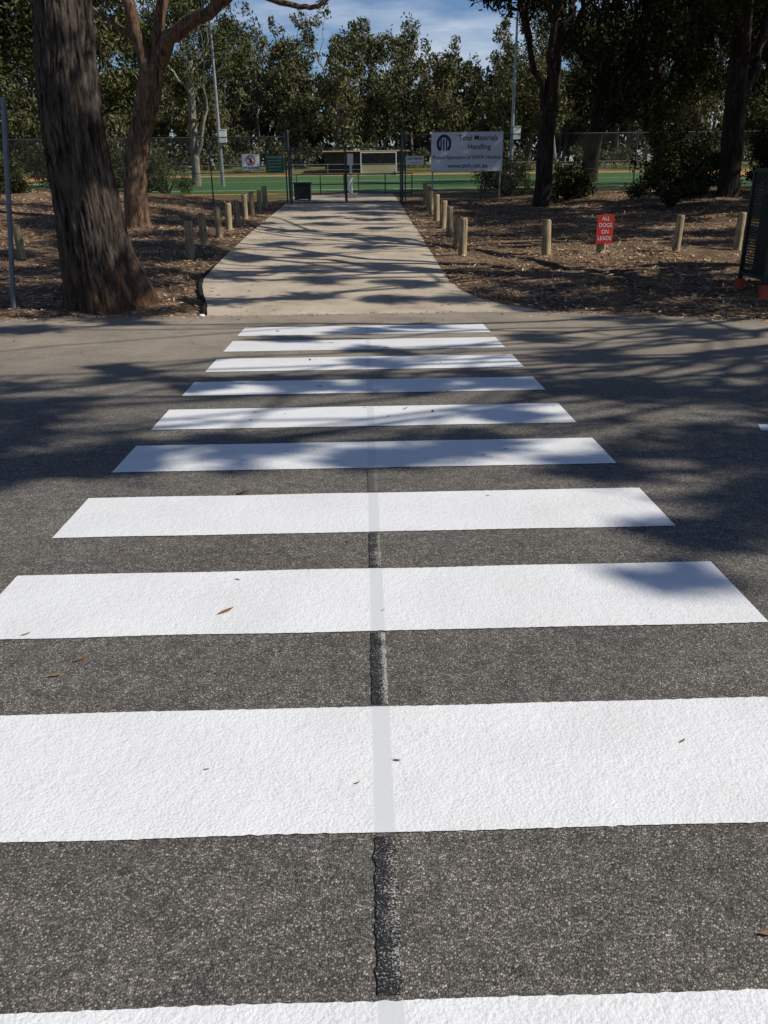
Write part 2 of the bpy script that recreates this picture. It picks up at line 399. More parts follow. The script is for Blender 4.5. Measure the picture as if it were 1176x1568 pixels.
# ------------------------------------------------------------------ ground sheet
xs = np.unique(np.round(np.concatenate([[-900, -400, -200, -120, -80], np.arange(-60, -16, 4), np.arange(-16, 18.01, 0.2), np.arange(20, 60, 4), [80, 120, 200, 400, 900]]), 3))
ys = np.unique(np.round(np.concatenate([[-300, -60, -20, -10, 0, 6, 10, 11], np.arange(11.2, 40.01, 0.2), [12.6, 42, 44, 50, 60, 75, 90, 104, 106, 108, 110, 112, 130, 160, 250, 500, 1500]]), 3))
V = [(x, y, ground_z(x, y)) for y in ys for x in xs]
nx = len(xs); ii, jj = np.meshgrid(np.arange(len(ys)-1), np.arange(nx-1), indexing='ij'); a = (ii*nx+jj).ravel()
new_obj("ground", V, np.stack([a, a+1, a+nx+1, a+nx], 1), M_GROUND, smooth=True)

# road
xr = np.concatenate([[-300, -100, -40], np.arange(-16, 16.01, 0.1), [40, 100, 300]]); nr = 14; V = []
for x in xr:
    e = road_edge(x)+0.06*mnoise.noise((x*1.7, 5, 0))+0.04*mnoise.noise((x*9, 7, 0))
    for j in range(nr):
        y = -9.5+(e+9.5)*j/(nr-1); V.append((x, y, prof(min(y, 12.6))+0.006))
ii, jj = np.meshgrid(np.arange(len(xr)-1), np.arange(nr-1), indexing='ij'); a = (ii*nr+jj).ravel()
new_obj("road", V, np.stack([a, a+nr, a+nr+1, a+1], 1), M_ASPH)

# path slab with an exposed edge
acc = Acc(); yv = np.unique(np.round(np.concatenate([np.arange(12.5, 17, 0.1), np.arange(17, 40, 1.0), [40, 42, 44, 45]]), 3))
V = []; F = []
for i, y in enumerate(yv):
    z = prof(max(y, 12.6)); l = interp(PL, y)+0.006*mnoise.noise((y*4, 0, 0)); r = interp(PR, y)+0.03*mnoise.noise((y*2.5, 3, 0))
    V += [(l, y, z-0.12), (l, y, z+0.05), (l+0.5, y, z+0.032), (r-0.3, y, z+0.026), (r, y, z+0.012), (r, y, z-0.1)]
    if i:
        for q in range(5): F.append(((i-1)*6+q, (i-1)*6+q+1, i*6+q+1, i*6+q))
for q in range(6):
    x_, y_, z_ = V[q]; V[q] = (x_, y_, -0.445+0.001*q if q in (1, 2, 3, 4) else z_)
acc.add(V, F, 0, False); acc.obj("footpath", [M_PATH])
# kerb edge with its shadow painted dark, along the left side of the path mouth
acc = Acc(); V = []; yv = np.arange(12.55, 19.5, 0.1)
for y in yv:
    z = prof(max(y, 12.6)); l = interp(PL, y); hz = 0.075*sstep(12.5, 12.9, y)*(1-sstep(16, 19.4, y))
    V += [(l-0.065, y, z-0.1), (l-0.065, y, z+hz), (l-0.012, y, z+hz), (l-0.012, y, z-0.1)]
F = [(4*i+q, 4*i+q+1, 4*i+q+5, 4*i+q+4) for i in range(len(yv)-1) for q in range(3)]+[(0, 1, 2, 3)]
acc.add(V, F, 0, False); acc.obj("kerb_shadow_strip", [M_EDGE])

# zebra crossing
top = [1.22, 2.31, 3.42, 4.47, 5.55, 6.61, 7.70, 8.91, 10.10, 11.24]
bot = [0.69, 1.72, 2.83, 3.87, 4.95, 5.98, 7.12, 8.19, 9.36, 10.50]
acc = Acc()
for s_, (t0, b0) in enumerate(zip(top, bot)):
    xv = np.linspace(-1.61, 1.58, 400); V = []
    jl = 0.012*mnoise.noise((s_*3.1, 0, 0)); jr = 0.012*mnoise.noise((s_*3.1, 9, 0))
    for x in xv:
        f_ = (x+1.61)/3.19; X = x+jl*(1-f_)+jr*f_
        yt = t0+0.004*mnoise.noise((x*40, s_*7, 0))+0.006*mnoise.noise((x*2, s_*7, 5)); yb = b0+0.004*mnoise.noise((x*40, s_*7+3, 0))+0.006*mnoise.noise((x*2, s_*5, 9))
        for y in (yb, yt): V.append((X, y, prof(y)+0.010))
    n = len(xv); F = [(2*i, 2*i+2, 2*i+3, 2*i+1) for i in range(n-1)]
    acc.add(V, F, 0, False)
acc.obj("zebra_crossing", [M_PAINT])
acc = Acc(); V = []
for x in np.linspace(2.83, 6.5, 30):
    yb = 5.66+0.05*(x-2.83); V += [(x, yb, prof(yb)+0.010), (x+0.05, yb+0.16, prof(yb+0.16)+0.010)]
acc.add(V, [(2*i, 2*i+2, 2*i+3, 2*i+1) for i in range(29)], 0, False); acc.obj("road_marking_line", [M_PAINT])
acc = Acc()
for (ya, yb_) in [(-2, 0.68), (1.235, 1.705), (2.325, 2.815), (3.435, 3.855), (4.485, 4.935)]:
    V = []; yv = np.linspace(ya, yb_, max(3, int((yb_-ya)/0.012)))
    for y in yv:
        wl = 0.007*mnoise.noise((y*26, 0, 0))+0.004*mnoise.noise((y*80, 0, 0)); wr = 0.008*mnoise.noise((y*26, 5, 0))+0.004*mnoise.noise((y*80, 5, 0))
        V += [(-0.002+wl, y, prof(y)+0.010), (0.053+wr, y, prof(y)+0.010)]
    acc.add(V, [(2*i, 2*i+1, 2*i+3, 2*i+2) for i in range(len(yv)-1)], 0, False)
acc.obj("asphalt_joint", [M_JOINT])

# sports field
def sheet(name, x0, x1, y0, y1, dz, mat):
    yy = sorted(set([y0, y1]+[v for v in (44, 104) if y0 < v < y1])); V = []
    for y in yy: V += [(x0, y, prof(y)+dz), (x1, y, prof(y)+dz)]
    return new_obj(name, V, [(2*i, 2*i+1, 2*i+3, 2*i+2) for i in range(len(yy)-1)], mat)
sheet("orange_surround_surface", -46, 46, 44.5, 103.5, 0.02, M_ORANGE)
sheet("hockey_field", -30, 31, 46, 95, 0.035, M_TURF)
acc = Acc()
for (x0, x1, y0, y1) in [(-26, 27, 50, 50.3), (-26, 27, 92, 92.4), (-26, -25.8, 50.3, 92), (26.8, 27, 50.3, 92), (-25.8, 26.8, 70, 70.25)]:
    acc.add([(x0, y0, prof(y0)+0.05), (x1, y0, prof(y0)+0.05), (x1, y1, prof(y1)+0.05), (x0, y1, prof(y1)+0.05)], [(0, 1, 2, 3)], 0, False)
acc.obj("field_line_marking", [M_LINE])

# ------------------------------------------------------------------ mulch chips + leaves
rng = np.random.default_rng(5); acc = Acc(); pts = []
while len(pts) < 52000:
    y = 11.2+26*rng.random()**1.25; x = rng.uniform(-15, 16)
    dl = interp(PL, y)-x; dr = x-interp(PR, y)
    if max(dl-0.06, dr) < 0 or y < road_edge(x)+0.02: continue
    if mnoise.noise((x*0.6, y*0.6, 2))+rng.random()*0.9 < 0.25: continue
    pts.append((x, y, ground_z(x, y)+0.012+0.02*rng.random()))
# a thin scatter spilling on to the road edge
while len(pts) < 54500:
    x = rng.uniform(-9, 9); y = road_edge(x)-rng.exponential(0.16)
    if -2.2 < x < 2.4 and rng.random() > 0.25: continue
    pts.append((x, y, prof(min(y, 12.6))+0.016))
C = np.array(pts); n = len(C)
a_ = rng.normal(size=(n, 3)); a_[:, 2] *= 0.28; a_[52000:, 2] *= 0.1; a_ /= np.linalg.norm(a_, axis=1)[:, None]
up = np.tile([0, 0, 1.0], (n, 1))+rng.normal(size=(n, 3))*0.35; b_ = np.cross(a_, up); b_ /= np.linalg.norm(b_, axis=1)[:, None]
l_ = rng.uniform(0.025, 0.085, n)[:, None]; w_ = rng.uniform(0.008, 0.022, n)[:, None]; l_[52000:] *= 0.5; w_[52000:] *= 0.6
acc.add(np.stack([C+a_*l_, C+b_*w_, C-a_*l_, C-b_*w_], 1).reshape(-1, 3), np.arange(4*n).reshape(n, 4), 0, False)
acc.obj("mulch_litter", [M_DRY])

acc = Acc()
def dleaf(x, y, z, L, ang, rng, wf=0.22):
    c_, s_ = math.cos(ang), math.sin(ang); V = []; N = 6
    bend = rng.uniform(-0.25, 0.25); curl = rng.uniform(0.05, 0.18)*L
    for i in range(N+1):
        t = i/N-0.5; wd = L*wf*0.5*math.sin(math.pi*(i/N*0.94+0.03))
        for sg, hz in ((-1, 0.25), (0, 0), (1, 0.25)):
            u, v = t*L, sg*wd+bend*L*(t*t)
            V.append((x+u*c_-v*s_, y+u*s_+v*c_, z+curl*4*t*t*0.5+hz*wd+0.001))
    F = []
    for i in range(N):
        for q in range(2): F.append((i*3+q, (i+1)*3+q, (i+1)*3+q+1, i*3+q+1))
    acc.add(V, F, 0, True)
rr_ = np.random.default_rng(9)
for (x, y, L) in [(-0.60, 3.02, 0.08), (-1.36, 2.86, 0.04), (-1.08, 2.66, 0.06), (-1.14, 2.55, 0.05), (0.07, 2.02, 0.028), (0.96, 2.08, 0.028), (0.90, 1.36, 0.05),
                  (-1.2, 3.7, 0.045), (0.05, 3.0, 0.02), (-0.05, 1.92, 0.02), (-0.50, 2.0, 0.02), (0.25, 6.7, 0.06), (-0.75, 4.52, 0.04), (2.2, 7.9, 0.08), (1.5, 8.9, 0.08)]:
    dleaf(x, y, prof(y)+0.012, L, rr_.uniform(-0.3, 0.9), rr_, 0.25)
for i in range(480):
    y = 1.2+11.3*rr_.random()**0.45; x = rr_.uniform(-6, 6)*(0.25+y/12)
    if y < 3.2: continue
    dleaf(x, y, prof(min(y, 12.6))+0.012, rr_.uniform(0.012, 0.04) if rr_.random() < 0.84 else rr_.uniform(0.05, 0.095), rr_.uniform(0, 6.3), rr_, rr_.uniform(0.2, 0.35))
for i in range(420):
    y = rr_.uniform(12.7, 36); x = rr_.uniform(interp(PL, y)+.1, interp(PR, y)-.1)
    if rr_.random() > 0.25: x = interp(PL, y)+rr_.random()**2*1.3 if rr_.random() < 0.5 else interp(PR, y)-rr_.random()**2*1.3
    dleaf(x, y, prof(y)+0.045, rr_.uniform(0.04, 0.1), rr_.uniform(0, 6.3), rr_, 0.3)
acc.obj("fallen_leaves", [M_DRYLEAF])

# ------------------------------------------------------------------ trees
rng = np.random.default_rng(3); acc = Acc()
ctr = [(-4.03, 13.55, -0.60), (-4.05, 13.55, -0.30), (-4.12, 13.5, 0.3), (-4.17, 13.45, 1.2), (-4.20, 13.4, 2.0), (-4.18, 13.4, 2.95), (-4.10, 13.4, 3.75), (-4.0, 13.4, 5.0), (-3.95, 13.5, 6.5)]
rd = [0.74, 0.63, 0.53, 0.48, 0.445, 0.415, 0.395, 0.36, 0.30]
t = np.linspace(0, len(ctr)-1, 260); zc = np.array(ctr)
P = np.stack([np.interp(t, range(len(ctr)), zc[:, i]) for i in range(3)], 1); rr = np.interp(t, range(len(ctr)), rd)
for _ in range(60):
    Q = P.copy(); Q[1:-1] = (P[:-2]+2*P[1:-1]+P[2:])/4; P = Q
def barkfn(i, a):
    z = P[i][2]; low = max(0, 1-(z+0.5)/1.3)
    x, y = math.cos(a), math.sin(a)
    v = 1+0.12*low*math.sin(4*a+0.7)+0.07*low*math.sin(7*a)+0.04*mnoise.noise((x*1.2, y*1.2, z*0.9))
    n = mnoise.noise((x*7.5, y*7.5, z*1.5)); n2 = mnoise.noise((x*17, y*17, z*3.6+7)); n3 = mnoise.noise((x*34, y*34, z*9))
    rid = max(0.0, 1-abs(n)*4.5)
    return v-0.060*rid+0.038*n2+0.022*n3
acc.tube(P, rr, 190, 0, fn=barkfn)
cl = crown(-4.5, 15, 7.5, 15, 5.5, 18, 0.9, 1.6, 31)
cla = np.array([c for c, r in cl]); tp = P[-1]
for gi, g in enumerate(np.array_split(np.argsort(np.arctan2(cla[:, 1]-15, cla[:, 0]+4.5)), 5)):
    cen = cla[g].mean(0); Lb = curve(tp-np.array([0, 0, 0.25*gi]), tp+(cen-tp)*0.75, rng, 9, 0.1); lr = np.linspace(0.19, 0.07, 9)
    acc.tube(Lb, lr, 10, 0)
    for q in g:
        b = curve(Lb[rng.integers(4, 9)], cla[q], rng, 6); acc.tube(b, np.linspace(0.06, 0.02, 6), 6, 0)
        foliage(acc, cla[q], cl[q][1], 320, 0.24, 0.08, rng)
acc.obj("gum_tree", [M_BARK_A, M_LEAF_S])

# second gum, forked
rng = np.random.default_rng(8); acc = Acc()
T2 = [(-6.62, 26, -0.2), (-6.65, 26, 0.1), (-6.55, 26, 1.5), (-6.3, 26, 2.4), (-6.02, 26, 3.1), (-5.78, 26, 4.0)]
acc.tube(np.array([np.interp(np.linspace(0, 5, 40), range(6), [p[i] for p in T2]) for i in range(3)]).T,
         np.interp(np.linspace(0, 5, 40), range(6), [0.42, 0.36, 0.33, 0.32, 0.33, 0.33]), 32, 0, fn=lambda i, a: 1+0.10*mnoise.noise((math.cos(a)*3, math.sin(a)*3, i*0.22))+0.03*math.sin(3*a+i*.1))
def limb(pts, r0, r1, n=24, sd=12, fol=None):
    p = np.array(pts, float); t = np.linspace(0, len(p)-1, n); Q = np.stack([np.interp(t, range(len(p)), p[:, i]) for i in range(3)], 1)
    for _ in range(3):
        q = Q.copy(); q[1:-1] = (Q[:-2]+2*Q[1:-1]+Q[2:])/4; Q = q
    Q[1:-1] += rng.normal(size=(n-2, 3))*r1*0.25
    acc.tube(Q, np.linspace(r0, r1, n), sd, 0); return Q
limb([(-5.80, 26, 3.8), (-6.05, 26, 4.8), (-6.2, 26, 5.8), (-6.6, 26.3, 7.5), (-7.2, 27, 9)], 0.22, 0.10)
limb([(-5.80, 26, 3.8), (-5.25, 25.9, 4.8), (-4.5, 25.8, 5.25), (-3.7, 25.6, 5.5), (-3.0, 25.4, 6.2), (-2.2, 25, 7.2)], 0.24, 0.09)
limb([(-5.75, 26, 3.9), (-5.5, 26, 4.9), (-5.2, 26, 6.0), (-5.0, 26.3, 7.5), (-4.6, 27, 9)], 0.19, 0.09)
limb([(-5.0, 26, 7.4), (-3.9, 25.4, 6.6), (-2.8, 25, 5.72), (-1.7, 25, 5.42), (-1.1, 25, 5.38), (-0.75, 25, 5.6), (-0.55, 25, 6.2)], 0.10, 0.035, 30, 8)
limb([(-2.5, 25, 5.6), (-2.0, 25.2, 5.9), (-1.6, 25.5, 6.6)], 0.035, 0.015, 8, 6)
limb([(-5.9, 26, 4.6), (-6.6, 26.1, 5.2), (-7.3, 26.2, 5.6), (-7.9, 26.4, 6.6)], 0.08, 0.03, 12, 8)
for (c, r) in crown(-6, 27, 8.5, 14, 4.5, 15, 0.9, 1.5, 77):
    b = curve((-5.6, 26.5, 7.8), c, rng, 6); acc.tube(b, np.linspace(0.08, 0.02, 6), 6, 0); foliage(acc, c, r, 320, 0.28, 0.10, rng)
acc.obj("gum_tree", [M_BARK_B, M_LEAF_S])

def std_tree(name, x, y, h, r, lean=(0, 0), z0=4.0, R_=3.5, n=18, seed=1, bark_m=M_BARK_D, leaf_m=M_LEAF_D, nleaf=600, leaf=(0.26, 0.10), rm=(0.7, 1.35), fork=0.55):
    g = ground_z(x, y); th = g+h*fork
    tr = [(x, y, g-0.15), (x+lean[0]*0.1, y, g+0.4), (x+lean[0]*0.45, y+lean[1]*0.4, g+h*fork*0.5), (x+lean[0], y+lean[1], th)]
    cl = crown(x+lean[0], y+lean[1], z0, h, R_, n, rm[0], rm[1], seed)
    tree(name, tr, [r*1.35, r*1.05, r*0.9, r*0.7], cl, seed, bark_m, leaf_m, leaf, nleaf, attach0=0.45, flat=0.95)

G = "gum_tree"
std_tree(G, 6.6, 32.5, 13, 0.30, (0.2, 0), 5.2, 3.7, 24, 11, fork=0.45)
std_tree(G, 13.1, 31.5, 14, 0.36, (-0.5, 0), 5.4, 4.5, 24, 12, fork=0.55)
std_tree(G, 10.2, 41, 12, 0.26, (0.8, 0), 3.4, 4.2, 30, 13)
std_tree(G, 14.8, 44, 13, 0.25, (-1, 0), 3.2, 4.8, 32, 14, leaf_m=M_LEAF_S)
std_tree(G, 19.5, 40, 13, 0.28, (0.5, 0), 3.0, 5.0, 34, 15)
std_tree(G, 24, 50, 15, 0.3, (0.5, 0), 3.0, 6, 32, 16, leaf_m=M_LEAF_S)
std_tree(G, 15.5, 60, 15, 0.3, (0.5, 0), 4.0, 5.5, 32, 17, leaf_m=M_LEAF_S)
std_tree(G, -12.5, 39.5, 12, 0.24, (0.9, 0), 4.2, 3.8, 26, 21, leaf_m=M_LEAF_S, bark_m=M_BARK_P)
std_tree(G, -17.5, 37.5, 13, 0.28, (-0.6, 0), 3.2, 4.6, 30, 22, leaf_m=M_LEAF_D)
std_tree(G, -15, 50, 14, 0.28, (-0.6, 0), 3.6, 5.2, 30, 23, leaf_m=M_LEAF_S)
std_tree(G, -23, 48, 15, 0.3, (0.6, 0), 3.0, 6, 32, 24, leaf_m=M_LEAF_S)
std_tree(G, -11.5, 62, 14, 0.28, (0.3, 0), 5, 4.2, 26, 25, leaf_m=M_LEAF_S, bark_m=M_BARK_P)

# shade trees on the far verge, right of the view
def shade_tree(base, targets, seed, h=(8, 12), nleaf=620, leaf=(0.26, 0.10), groups=6, limb_r=0.35, reach=0.25):
    rng = np.random.default_rng(seed); cl = []
    for (gx, gy, r) in targets:
        hh = rng.uniform(*h); cl.append(((gx+SX*hh, gy-SY*hh, hh), r))
    bx, by = base; g = ground_z(bx, by); top_ = h[0]*0.75
    c0 = np.mean([c for c, r in cl], axis=0)
    tr = [(bx, by, g-0.1), (bx, by, g+0.5), (bx+0.1*(c0[0]-bx), by+0.1*(c0[1]-by), g+top_*0.5), (bx+reach*(c0[0]-bx), by+reach*(c0[1]-by), g+top_)]
    tree(G, tr, [0.5, 0.36, 0.3, 0.24], cl, seed, M_BARK_D, M_LEAF_S, leaf, nleaf, groups=groups, attach0=0.6, limb_r=limb_r)
shade_tree((16.5, 12.6), [(-3.4, 4.5, 0.8), (-2.5, 4.8, 0.5), (-4.8, 4.7, 1.1), (-2.7, 5.7, 0.6), (-3.8, 5.9, 1.0), (-5.4, 6.2, 1.2), (-2.5, 6.6, 0.5), (-3.5, 7.0, 0.8), (-5.0, 7.5, 1.0), (-2.2, 5.2, 0.45),
                          (-1.4, 5.25, 0.44), (-0.6, 5.3, 0.38), (0.25, 5.2, 0.36), (0.9, 5.35, 0.36), (1.6, 4.85, 0.34), (1.45, 3.25, 0.20), (1.75, 3.7, 0.26), (2.4, 3.9, 0.5), (2.6, 4.8, 0.6), (3.4, 5.4, 0.8), (1.3, 6.15, 0.22)], 101, (9, 12), 740, limb_r=0.24)
shade_tree((13.2, 12.4), [(-1.3, 7.5, 0.38), (-0.3, 7.45, 0.40), (0.5, 7.3, 0.42), (1.4, 7.6, 0.36), (2.5, 7.0, 0.6), (3.4, 6.6, 0.7), (4.6, 7.6, 0.8), (2.8, 8.6, 0.45), (0.4, 8.45, 0.30), (0.5, 9.2, 0.28), (-0.6, 10.1, 0.30), (0.3, 10.7, 0.3), (1.1, 11.0, 0.28), (2.6, 9.9, 0.35), (4.6, 10.0, 0.5), (4.0, 11.4, 0.5),
                         (-6.8, 8.4, 0.6), (-4.0, 11.3, 0.5), (-2.8, 11.7, 0.4), (-5.6, 11.6, 0.6), (6.4, 8.6, 0.8), (-2.2, 8.2, 0.35)], 102, (8.5, 12), 740, limb_r=0.24)
shade_tree((12.5, 16.5), [(-3.6, 12.6, 0.8), (-1.9, 13.5, 0.5), (-0.6, 13.9, 0.45), (0.8, 13.5, 0.45), (2.6, 13.6, 0.8), (4.2, 13.4, 0.9), (5.8, 14.0, 1.0), (3.4, 14.6, 0.7), (-0.5, 15.6, 0.55), (1.0, 15.2, 0.5), (-2.2, 16.2, 0.55), (-0.8, 17.2, 0.65), (0.9, 17.4, 0.5), (-4.9, 15.0, 1.0), (-6.5, 13.6, 1.0), (-5.5, 17.5, 1.1), (-8, 16, 1.2), (7.6, 14.6, 1.1), (8.6, 16.4, 0.8), (-3.9, 17.0, 0.6),
                          (3.2, 12.9, 0.7), (5.0, 12.4, 0.8), (6.8, 12.6, 1.0), (4.8, 15.0, 0.8), (6.6, 15.6, 0.8)], 103, (8, 12), 900)
shade_tree((14.5, 21.5), [(-2.4, 19.0, 0.6), (-1.0, 19.4, 0.4), (0.3, 20.8, 0.5), (-1.8, 21.8, 0.6), (0.7, 22.6, 0.5), (-0.4, 23.8, 0.5), (-3.9, 21.0, 0.9), (-5.6, 22.0, 1.1), (-7.5, 23.5, 1.3), (3.4, 23.0, 1.0), (5.4, 23.4, 1.2), (7.8, 22.8, 1.2), (-2.0, 25.0, 0.6), (3.9, 20.6, 0.35), (-8.5, 19.9, 1.2), (10, 22.0, 1.2), (-4.8, 24.6, 1.0), (6.3, 21.2, 0.5), (8.5, 20.6, 0.8)], 104, (8, 12), 900)
shade_tree((17.0, 25.5), [(0.5, 25.6, 0.5), (-1.2, 27.0, 0.7), (0.4, 28.6, 0.7), (-1.8, 29.6, 0.8), (3.6, 26.4, 1.2), (5.8, 27.4, 1.3), (8.2, 26.8, 1.3), (3.4, 29.4, 1.2), (0.2, 31.4, 0.8), (-2.0, 33.0, 0.8), (-5.0, 27.5, 1.2), (-6.4, 30, 1.2), (-8.5, 27, 1.3), (10.4, 29, 1.4), (6.2, 30.4, 1.3), (4.0, 32.4, 1.2), (8.5, 32.5, 1.4), (-5, 33, 1.2), (12.5, 26, 1.3)], 105, (7.5, 11), 760)
# broad second canopy layer over the mulch beds
r6 = np.random.default_rng(66); tg = []
while len(tg) < 34:
    gx, gy = r6.uniform(3.0, 15), r6.uniform(23.0, 34)
    tg.append((gx, gy, r6.uniform(0.9, 1.4)))
shade_tree((21.0, 21.0), tg, 106, (9, 13), 760)
tg = []
while len(tg) < 34:
    gx, gy = r6.uniform(-13, -3.6), r6.uniform(13.0, 33)
    if -7.2 < gx < -4.2 and 24.5 < gy < 27.5: continue
    tg.append((gx, gy, r6.uniform(0.8, 1.3)))
shade_tree((9.6, 13.6), tg, 107, (9, 14), 760)

# shrubs
def shrub(x, y, r, h, seed, nleaf=2600, leaf_m=M_LEAF_D, L=0.13, W=0.05):
    rng = np.random.default_rng(seed); acc = Acc(); g = ground_z(x, y)
    for i in range(14):
        a = rng.uniform(0, 6.28); q = rng.uniform(0.2, 0.9)*r
        e = (x+math.cos(a)*q, y+math.sin(a)*q, g+h*rng.uniform(0.35, 0.85)); acc.tube(curve((x, y, g-0.05), e, rng, 5), np.linspace(0.04, 0.01, 5), 5, 0)
        foliage(acc, e, r*0.42, nleaf//14, L, W, rng, 0.85, 6)
    for i in range(7):
        a = rng.uniform(0, 6.28); foliage(acc, (x+math.cos(a)*r*0.6, y+math.sin(a)*r*0.6, g+h*0.22), r*0.42, nleaf//14, L, W, rng, 0.6, 5)
    acc.obj("shrub", [M_BARK_D, leaf_m])
shrub(10.2, 29.0, 1.35, 2.5, 51, 8000); shrub(15.6, 33, 1.6, 2.9, 52, 7000); shrub(13.0, 34, 1.3, 1.7, 53, 4500)
shrub(8.0, 34.5, 1.2, 1.3, 54, 3600); shrub(18.2, 35, 1.8, 2.8, 55, 6000); shrub(-13.6, 33.5, 1.2, 1.2, 56, 3500); shrub(-10.4, 37.5, 1.2, 1.8, 57, 3500)
shrub(6.4, 39, 1.3, 1.7, 58, 3500, M_LEAF); shrub(-8.6, 39.5, 1.2, 1.5, 59, 3500, M_LEAF); shrub(-13.0, 38.5, 1.6, 2.2, 60, 4500)

# distant tree mass
rng = np.random.default_rng(42); acc = Acc()
def far_tree(x, y, h, sd):
    g = prof(y); lean = rng.uniform(-1.5, 1.5)
    cl = crown(x+lean, y, g+h*0.16, g+h, h*rng.uniform(0.17, 0.27), 21, 0.8, 1.8, sd)
    tree("x", [(x, y, g-0.2), (x+lean*0.4, y, g+h*0.3), (x+lean, y, g+h*0.62)], [0.30, 0.24, 0.16], cl, sd, None, None, (0.50, 0.22), 150, groups=5, sides=6, lod=0, acc=acc, limb_r=0.55, nsub=7, flat=1.05)
i = 0
for row, (y0, dx, hm) in enumerate([(113, 6.6, 12.5), (121, 6.0, 18), (132, 6.4, 21.5)]):
    for x in np.arange(-62, 70, dx):
        i += 1; hh = hm*rng.uniform(0.70, 1.10)
        far_tree(x+rng.uniform(-2.4, 2.4), y0+rng.uniform(-3, 3), hh, 500+i)
for x in np.arange(-76, 84, 2.6):
    foliage(acc, (x+rng.uniform(-1, 1), 108+rng.uniform(-1.5, 3), 2.0+rng.uniform(0, 1.2)), rng.uniform(1.2, 2.4), 260, 0.45, 0.2, rng, 0.8, 7)
for zz, nl in ((3, 420), (7.5, 420), (11.5, 320)):
    for x in np.arange(-100, 110, 4.6):
        foliage(acc, (x+rng.uniform(-1, 1), 142+rng.uniform(-3, 3), zz+rng.uniform(-1.5, 1.5)), rng.uniform(3.0, 4.4), nl, 1.15, 0.62, rng, 1.0, 9)
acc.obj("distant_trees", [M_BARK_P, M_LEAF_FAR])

# ------------------------------------------------------------------ bollards
def bollard(x, y, seed, h=0.76, r=0.093):
    rng = np.random.default_rng(seed); acc = Acc(); g = ground_z(x, y); r *= rng.uniform(0.92, 1.08); h *= rng.uniform(0.94, 1.05)
    lx, ly = rng.normal(size=2)*0.025
    zs = [-0.2, 0.0, 0.2, 0.45, h-0.05, h-0.015, h]; rs = [r*1.02, r*1.01, r, r*0.99, r*0.98, r*0.93, r*0.84]
    acc.tube([(lx*z, ly*z, z) for z in zs], rs, 20, 0, fn=lambda i, a: 1+0.03*mnoise.noise((math.cos(a)*2, math.sin(a)*2, seed+i*.3))-(0.07 if abs(a-(seed % 5)) < 0.16 else 0))
    th = np.linspace(0, 2*np.pi, 20, endpoint=False); rt = r*0.84
    v = [(lx*h, ly*h, h+0.003)]+[(lx*h+rt*math.cos(t_), ly*h+rt*math.sin(t_), h) for t_ in th]
    acc.add(v, [(0, 1+j, 1+(j+1) % 20, 1+(j+2) % 20) for j in range(0, 20, 2)], 1, False)
    o = acc.obj("timber_bollard", [M_PINE, M_GRAIN]); o.location = (x, y, g); return o
s_ = 0
for (x, y) in [(2.17, 19.05), (2.24, 20.9), (2.29, 23.3), (2.31, 25.5), (2.32, 27.8), (2.34, 30.1), (2.40, 32.3), (2.45, 34.6), (4.01, 18.95), (5.22, 18.98), (6.93, 19.1), (8.39, 19.3),
               (-3.94, 19.72), (-3.93, 21.6), (-3.93, 23.9), (-3.92, 25.6), (-3.9, 27.3), (-3.88, 29.0), (-3.86, 30.7), (-3.82, 32.6), (-3.78, 34.4), (-7.6, 19.4)]:
    s_ += 1; bollard(x, y, s_)

# ------------------------------------------------------------------ text helper
def text(body, loc, size, mat, parent, align='CENTER', bold=0.0, xs_=1.0):
    c = bpy.data.curves.new("lettering", 'FONT'); c.body = body; c.size = size; c.align_x = align; c.align_y = 'CENTER'
    c.extrude = 0.001; c.offset = bold
    o = bpy.data.objects.new("lettering", c); sc.collection.objects.link(o); o.parent = parent
    o.location = loc; o.rotation_euler = (RAD(90), 0, 0); o.scale = (xs_, 1, 1); c.materials.append(mat); return o

# sponsor sign
e = empty("sponsor_sign", (4.17, 35.85, 0.1)); a = Acc()
a.box((-1.42, -0.02, 1.22), (1.42, 0.02, 2.64)); a.obj("panel", [M_SIGNG], e)
a = Acc()
for x in (-1.36, 1.36): a.tube([(x, 0.055, -0.1), (x, 0.055, 2.7)], [0.03, 0.03], 10, 0, cap=True)
for z in (1.4, 2.45): a.box((-1.40, 0.022, z), (1.40, 0.032, z+0.04))
for (lo, hi) in [((-1.43, -0.024, 2.64), (1.43, 0.024, 2.66)), ((-1.43, -0.024, 1.20), (1.43, 0.024, 1.22))]: a.box(lo, hi)
a.obj("frame_posts", [M_GALV], e)
text("Total Materials", (0.43, -0.028, 2.43), 0.28, M_BLACK, e, xs_=0.92, bold=0.001); text("Handling", (0.48, -0.028, 2.11), 0.28, M_BLACK, e, xs_=0.92, bold=0.001)
text("Proud Sponsors of UWA Hockey", (0, -0.028, 1.73), 0.20, M_BLACK, e, bold=0.001); text("www.tmh.net.au", (0.03, -0.028, 1.42), 0.24, M_BLACK, e, bold=0.001)
a = Acc(); V = []; N = 40
for i in range(N+1):
    t_ = RAD(-52+284*i/N)
    for q in (0.31, 0.20): V.append((-0.92+q*0.95*math.cos(t_), -0.026, 2.23+q*1.1*math.sin(t_)))
a.add(V, [(2*i, 2*i+1, 2*i+3, 2*i+2) for i in range(N)], 0, False)
for x in (-1.06, -0.95, -0.84): a.box((x-0.005, -0.029, 1.98), (x+0.05, -0.024, 2.40))
a.obj("logo", [M_BLUE], e)

